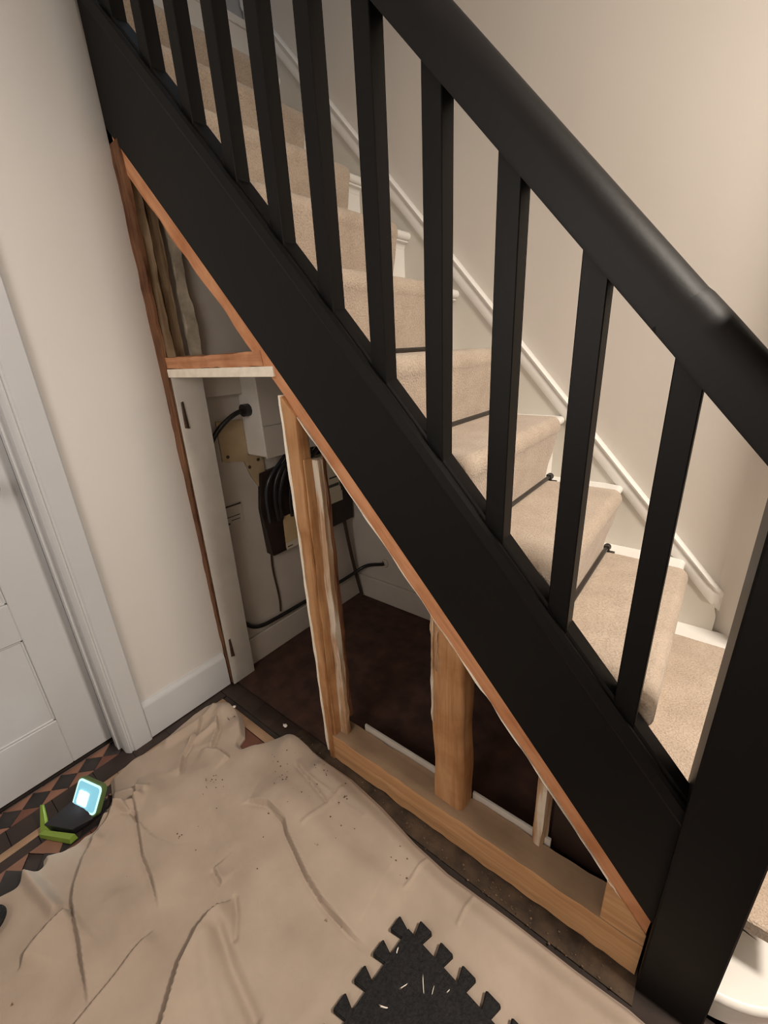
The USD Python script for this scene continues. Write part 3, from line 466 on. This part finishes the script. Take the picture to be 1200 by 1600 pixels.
STEP = [  # polyline, height, run-out behind the lip, end fade
    ([(0.159, -0.429), (0.24, -0.468), (0.404, -0.519), (0.471, -0.528), (0.563, -0.552)], 0.011, 0.035),
    ([(0.217, -0.463), (0.204, -0.489), (0.239, -0.562), (0.284, -0.617), (0.338, -0.656), (0.372, -0.671), (0.47, -0.686), (0.567, -0.708), (0.613, -0.719)], 0.017, 0.06),
    ([(0.369, -0.673), (0.375, -0.714), (0.388, -0.754), (0.411, -0.789)], 0.017, 0.05),
    ([(0.668, -0.427), (0.658, -0.481), (0.666, -0.518), (0.689, -0.568), (0.738, -0.624), (0.80, -0.70)], 0.020, 0.05),
    ([(0.490, -0.285), (0.503, -0.264), (0.558, -0.238), (0.634, -0.241), (0.667, -0.258), (0.782, -0.293), (0.852, -0.306), (0.946, -0.309), (1.012, -0.299)], 0.012, 0.07),
    ([(0.573, -0.421), (0.627, -0.428)], 0.006, 0.02),
    ([(0.524, -0.106), (0.617, -0.117), (0.711, -0.130)], 0.006, 0.03),
    ([(0.577, -0.57), (0.590, -0.65), (0.60, -0.728), (0.62, -0.80)], 0.008, 0.04),
    ([(0.268, -0.345), (0.2, -0.298), (0.165, -0.233), (0.100, -0.162)], 0.010, 0.03),
    ([(0.252, -0.232), (0.205, -0.172), (0.150, -0.139)], 0.014, 0.03),
    ([(0.33, -0.21), (0.27, -0.215), (0.215, -0.25)], 0.010, 0.03),
    ([(0.165, -0.56), (0.215, -0.515), (0.29, -0.47)], 0.008, 0.03),
]
RIDGE = [  # polyline, height, half-width
    ([(0.185, -0.72), (0.25, -0.713), (0.35, -0.698)], 0.026, 0.013), ([(0.205, -0.545), (0.225, -0.50), (0.245, -0.455)], 0.024, 0.012), ([(0.16, -0.49), (0.19, -0.455), (0.235, -0.43)], 0.014, 0.010),
    ([(0.697, -0.481), (0.778, -0.501), (0.88, -0.517)], -0.014, 0.012), ([(0.690, -0.510), (0.770, -0.545), (0.87, -0.570)], 0.010, 0.018),
    ([(0.674, -0.423), (0.709, -0.443), (0.742, -0.468)], -0.007, 0.006),
    ([(0.60, -0.07), (0.80, -0.085), (1.05, -0.120), (1.25, -0.125), (1.45, -0.120)], 0.016, 0.026),
    ([(0.702, -0.077), (0.684, -0.215)], 0.004, 0.006), ([(1.00, -0.085), (0.99, -0.165)], 0.004, 0.004), ([(1.13, -0.085), (1.125, -0.15)], 0.004, 0.004), ([(0.80, -0.10), (0.60, -0.11)], 0.003, 0.005),
    ([(0.55, -0.19), (0.80, -0.20), (1.0, -0.19)], 0.010, 0.035),
    ([(0.10, -0.30), (0.12, -0.20), (0.10, -0.13)], 0.020, 0.016),
    ([(0.17, -0.25), (0.18, -0.18)], 0.015, 0.012),
    ([(0.185, -0.60), (0.27, -0.575)], 0.008, 0.012),
    ([(0.09, -0.40), (0.20, -0.41), (0.33, -0.43)], 0.012, 0.03),
    ([(0.45, -0.60), (0.62, -0.62)], 0.008, 0.03), ([(0.84, -0.40), (0.95, -0.45)], 0.006, 0.05),
    ([(0.30, -0.30), (0.42, -0.34), (0.56, -0.36)], 0.008, 0.03),
]
BUMP = [(0.150, -0.115, 0.040, 0.045), (0.245, -0.125, 0.028, 0.040), (0.470, -0.070, 0.050, 0.060), (0.375, -0.150, 0.018, 0.045), (0.30, -0.40, 0.018, 0.09), (0.60, -0.15, 0.014, 0.10)]
def seg_dist(P, L):
    best = np.full(len(P), 9.0); sgn = np.ones(len(P)); par = np.zeros(len(P)); L = np.array(L); tot = np.linalg.norm(np.diff(L, axis=0), axis=1); cum = np.r_[0, np.cumsum(tot)]
    for i in range(len(L) - 1):
        a, d = L[i], L[i + 1] - L[i]; t = ((P - a) @ d) / (d @ d); tc = np.clip(t, 0, 1); q = P - (a + tc[:, None] * d); dist = np.linalg.norm(q, axis=1)
        s = np.sign(d[0] * (P[:, 1] - a[1]) - d[1] * (P[:, 0] - a[0])); up = dist < best
        best = np.where(up, dist, best); sgn = np.where(up, s, sgn); par = np.where(up, (cum[i] + tc * tot[i]) / cum[-1], par)
    return best, sgn, par
sm = lambda t: (lambda u: u * u * (3 - 2 * u))(np.clip(t, 0, 1))
MO, MX, MY = np.array([1.043, -0.226]), np.array([0.9962, -0.0872]), np.array([-0.0872, -0.9962])
def cloth_h(P):
    h = 0.010 + 0.012 * meshkit.fbm(np.c_[P * 3.2, np.full(len(P), 2.0)]) + 0.006 * meshkit.fbm(np.c_[P * 8.0, np.zeros(len(P))]) + 0.0012 * meshkit.fbm(np.c_[P * 30.0, np.ones(len(P))])
    for L, H, w in STEP:
        d, s, t = seg_dist(P, L); fade = sm(t / 0.12) * sm((1 - t) / 0.22)
        wig = 1.0
        h = h + np.where(s > 0, 1.65 * H * fade * sm(d / 0.0045) * np.exp(-d / w), -0.005 * fade * np.exp(-(d / 0.008) ** 2)) * wig
    for L, H, w in RIDGE:
        d, s, t = seg_dist(P, L); h = h + H * np.exp(-(d / w) ** 2)
    for x, y, H, r in BUMP: h = h + H * np.exp(-((P[:, 0] - x) ** 2 + (P[:, 1] - y) ** 2) / r ** 2)
    a, b = (P - MO) @ MX, (P - MO) @ MY; w = sm((a + 0.075) / 0.04) * sm((b + 0.075) / 0.04)      # pressed flat under the mat
    return np.maximum(h * (1 - w) + np.minimum(h, 0.0185) * w, 0.003)
gx, gy = np.meshgrid(np.arange(0.02, 1.62, 0.0035), np.arange(-1.05, 0.0, 0.0035)); gx[::2] += 0.00175
Pg = np.c_[gx.ravel(), gy.ravel()]; Pg = Pg[(Pg[:, 1] > -0.86) | (np.round(Pg[:, 0] / 0.0035).astype(int) % 3 == 0)]
inner = poly.buffer(-0.0025); Pg = Pg[contains_xy(inner, Pg[:, 0], Pg[:, 1])]
bl = np.array([poly.exterior.interpolate(s).coords[0] for s in np.arange(0, poly.exterior.length, 0.0035)])
Pc = np.vstack([bl, Pg]); tri = Delaunay(Pc).simplices; cen = Pc[tri].mean(1); tri = tri[contains_xy(poly, cen[:, 0], cen[:, 1])]
ed = shapely.distance(shapely.points(Pc), poly.exterior)
hc = cloth_h(Pc); hc = 0.0015 + (hc - 0.0015) * (0.22 + 0.78 * sm(ed / 0.014)); 
Vc = np.vstack([np.c_[Pc, hc], np.c_[bl, np.full(len(bl), 0.0002)]]); nb = len(bl); off = len(Pc)
sk = [f for j in range(nb) for f in ([j, off + j, off + (j + 1) % nb], [j, off + (j + 1) % nb, (j + 1) % nb])]
ccw = lambda T, P: np.where((np.cross(P[T[:, 1]] - P[T[:, 0]], P[T[:, 2]] - P[T[:, 0]]) > 0)[:, None], T, T[:, ::-1])
tb = Delaunay(bl).simplices; cb = bl[tb].mean(1); tb = ccw(tb[contains_xy(poly, cb[:, 0], cb[:, 1])], bl)
turn = 1 if Polygon(bl).exterior.is_ccw else -1
sk = np.array(sk) if turn < 0 else np.array(sk)[:, ::-1]
cm = trimesh.Trimesh(Vc, np.vstack([ccw(tri, Pc), sk, tb[:, ::-1] + off]), process=False)
solo('dust_sheet', cm, CLOTH, 'crumpled beige cotton dust sheet spread over the hall floor', 'dust sheet', smooth=50)
def cz(x, y): return float(cloth_h(np.array([[x, y]]))[0])

# ------------------------------------------------------------------ rubber mat and splinters
O = np.array([1.043, -0.226]); ex = np.array([0.9962, -0.0872]); ey = np.array([-0.0872, -0.9962])
def edge_teeth(n, L, first, pitch, flip):
    pts = []
    for k in range(n):
        c = first + pitch * k
        pts += [(c - 0.0095, 0), (c - 0.0165, -0.027), (c - 0.0135, -0.0295), (c + 0.0135, -0.0295), (c + 0.0165, -0.027), (c + 0.0095, 0)]
    return pts
topE = [(a, b) for a, b in edge_teeth(9, 0.5, 0.028, 0.0555, 0)]
leftE = [(b, a) for a, b in edge_teeth(9, 0.5, 0.012, 0.0555, 0)]
loc = [(0, 0)] + topE + [(0.53, 0), (0.53, 0.53), (0, 0.53)] + leftE[::-1]
mp = Polygon([tuple(O + a * ex + b * ey) for a, b in loc]).buffer(0)
zmat = 0.030
rmesh = cat([prism(mp.buffer(-0.0012), zmat - 0.001, zmat + 0.002), prism(mp, zmat - 0.010, zmat - 0.001)]) if mp.buffer(-0.0012).geom_type == 'Polygon' else prism(mp, zmat - 0.010, zmat + 0.002)
solo('foam_mat', rmesh, RUBBER, 'black interlocking rubber mat with jigsaw edge lying on the dust sheet', 'mat', smooth=0)
spl = [(1.074, -0.356, 0.5, 0.013, 0.0045, 'widest pale splinter low on the black mat'), (1.118, -0.281, -0.9, 0.020, 0.0028, 'longest pale splinter near the middle of the black mat'), (1.139, -0.277, -1.3, 0.010, 0.0022, 'thin short splinter just right of the longest one on the black mat'),
       (1.046, -0.271, -1.2, 0.008, 0.004, 'small pale chip nearest the jigsaw corner of the black mat'), (1.089, -0.309, 1.1, 0.013, 0.0026, 'dull slanting splinter left of the longest one on the black mat'), (1.164, -0.261, 1.3, 0.006, 0.0025, 'tiny chip furthest right on the black mat'), (1.150, -0.37, 0.2, 0.010, 0.004, 'pale chip at the bottom edge of the picture on the black mat')]
for x, y, a, L, w, lb2 in spl:
    c = trimesh.convex.convex_hull(np.array([[-L, 0, 0.0], [-L * .8, w * .6, 0.001], [L * .7, w * .5, 0], [L, 0, 0.0015], [L * .6, -w * .5, 0.0005], [-L * .7, -w * .4, 0], [0, 0, 0.003]]))
    c.apply_scale(0.8); c.apply_transform(trimesh.transformations.rotation_matrix(a, [0, 0, 1])); c.apply_translation((x, y, zmat + 0.0022)); solo('wood_splinter', c, CHIP, lb2, 'splinter', 'pale splinters on the black mat', smooth=0)
def crumb(x, y, z, r, seed):
    c = trimesh.creation.icosphere(1, r); c.vertices = c.vertices * (1 + 0.25 * np.random.default_rng(seed).normal(0, 1, c.vertices.shape)); c.apply_scale((1.2, 0.9, 0.6)); c.apply_translation((x, y, z)); return c
solo('plaster_crumb', crumb(0.362, -0.014, 0.006, 0.0075, 1), CHIP, 'white plaster crumb on the dark floor beside the door post', 'crumb', smooth=0)
solo('plaster_crumb', crumb(0.175, -0.088, cz(0.175, -0.088) + 0.003, 0.0055, 2), CHIP, 'white plaster crumb on the bunched top of the dust sheet', 'crumb', smooth=0)
# loose dirt: crumbs nobody could count, on the sheet and along the gap by the bottom timber
r2 = np.random.default_rng(21); D = []
for cx, cy, s, k in ((0.371, -0.30, 0.02, 14), (0.55, -0.16, 0.03, 9), (0.715, -0.085, 0.02, 5), (0.73, -0.15, 0.04, 7), (0.206, -0.121, 0.008, 9), (0.95, -0.13, 0.03, 6), (0.62, -0.075, 0.02, 10), (0.50, -0.13, 0.02, 8), (0.43, -0.43, 0.01, 3), (0.6, -0.3, 0.15, 10)):
    for _ in range(k):
        x, y = r2.normal(cx, s), r2.normal(cy, s)
        if poly.contains(Point(x, y)): D.append(crumb(x, y, cz(x, y) + 0.0014, r2.uniform(0.0008, 0.0019), int(r2.integers(1e6))))
solo('dirt_crumbs', cat(D), CRUMB, 'scattered dark dirt crumbs on the dust sheet', 'dirt', kind='stuff', smooth=0)
D = []
for _ in range(150):
    x = r2.uniform(0.40, 1.44); y = r2.uniform(-0.055, -0.006)
    if not poly.buffer(0.006).contains(Point(x, y)): D.append(crumb(x, y, 0.002, r2.uniform(0.0009, 0.0026), int(r2.integers(1e6))))
solo('rubble', cat(D), paint('rubble_mix', (0.13, 0.085, 0.055), 0.9, 0.7, 120), 'dust and rubble in the gap before the bottom timber', 'rubble', kind='stuff', smooth=0)

# ------------------------------------------------------------------ work light
A = np.array([0.113, -0.582, 0.050]); u = np.array([0.957, 0.29, 0.0]); u /= np.linalg.norm(u); v0 = np.array([-0.10, 0.56, 0.80]); v0 -= u * (v0 @ u); v = v0 / np.linalg.norm(v0); nn = np.cross(u, v)
wl = Thing('work_light', 'small lit rechargeable LED work light with lime green stand', 'work light', (0.14, -0.62, 0.0))
def rrect(w0, w1, h0, h1, r, d0, d1, k=6):
    ring = []
    for cx, cy, a0 in ((w1 - r, h1 - r, 0), (w0 + r, h1 - r, .5 * math.pi), (w0 + r, h0 + r, math.pi), (w1 - r, h0 + r, 1.5 * math.pi)):
        ring += [(cx + r * math.cos(a), cy + r * math.sin(a)) for a in np.linspace(a0, a0 + math.pi / 2, k)]
    P = lambda d, s=0.0: [A + u * a + v * b2 + nn * d for a, b2 in ring]
    return loft([P(d0), P(d1)])
part(wl, 'head', rrect(-0.004, 0.098, -0.004, 0.078, 0.015, -0.012, 0.001), paint('lamp_rim_green', (0.10, 0.16, 0.05), 0.4, 0.05), 30, 'dark green lamp head')
part(wl, 'diffuser', rrect(0.0, 0.094, 0.0, 0.074, 0.012, 0.0, 0.003), LEDEDGE, 30, 'glowing pale cyan rim of the lens')
part(wl, 'reflector', rrect(0.005, 0.089, 0.005, 0.069, 0.009, 0.002, 0.0036), LEDRIM, 30, 'glowing light blue reflector')
part(wl, 'led', rrect(0.016, 0.054, 0.012, 0.046, 0.004, 0.003, 0.0046), LED, 30, 'white-hot square LED')
def wpt(a, b2, d): return A + u * a + v * b2 + nn * d
part(wl, 'body', hull([wpt(a, b2, d) for a in (0.006, 0.088) for b2 in (-0.004, 0.03) for d in (-0.035, -0.012)] + [wpt(a, -0.008, 0.0) for a in (0.006, 0.088)] + [(0.098, -0.648, 0.012), (0.172, -0.604, 0.012), (0.085, -0.600, 0.006), (0.178, -0.570, 0.012), (0.096, -0.650, 0.036), (0.176, -0.606, 0.034)]), LAMPBLACK, 20, 'black lamp body')
part(wl, 'stand', hull([(0.098, -0.668, 0.004), (0.100, -0.652, 0.004), (0.185, -0.603, 0.004), (0.187, -0.622, 0.004), (0.098, -0.668, 0.020), (0.100, -0.654, 0.022), (0.182, -0.606, 0.022), (0.186, -0.620, 0.020)]), GREEN, 20, 'lime green foot of the lamp stand')
part(wl, 'stand_arm', hull([(0.096, -0.668, 0.004), (0.112, -0.656, 0.004), (0.094, -0.650, 0.004), (0.108, -0.645, 0.004), (0.066, -0.640, 0.078), (0.072, -0.636, 0.078), (0.066, -0.632, 0.072)]), GREEN, 20, 'lime green upright of the lamp stand')
# unidentified dark thing poking in at the left picture edge
kp = trimesh.creation.icosphere(3, 1.0); kp.apply_scale((0.045, 0.06, 0.018)); kp.apply_translation((0.262, -0.828, 0.040))
solo('unidentified_pad', kp, RUBBER, 'unidentified dark rounded pad at the left picture edge on the dust sheet', 'pad', smooth=60)
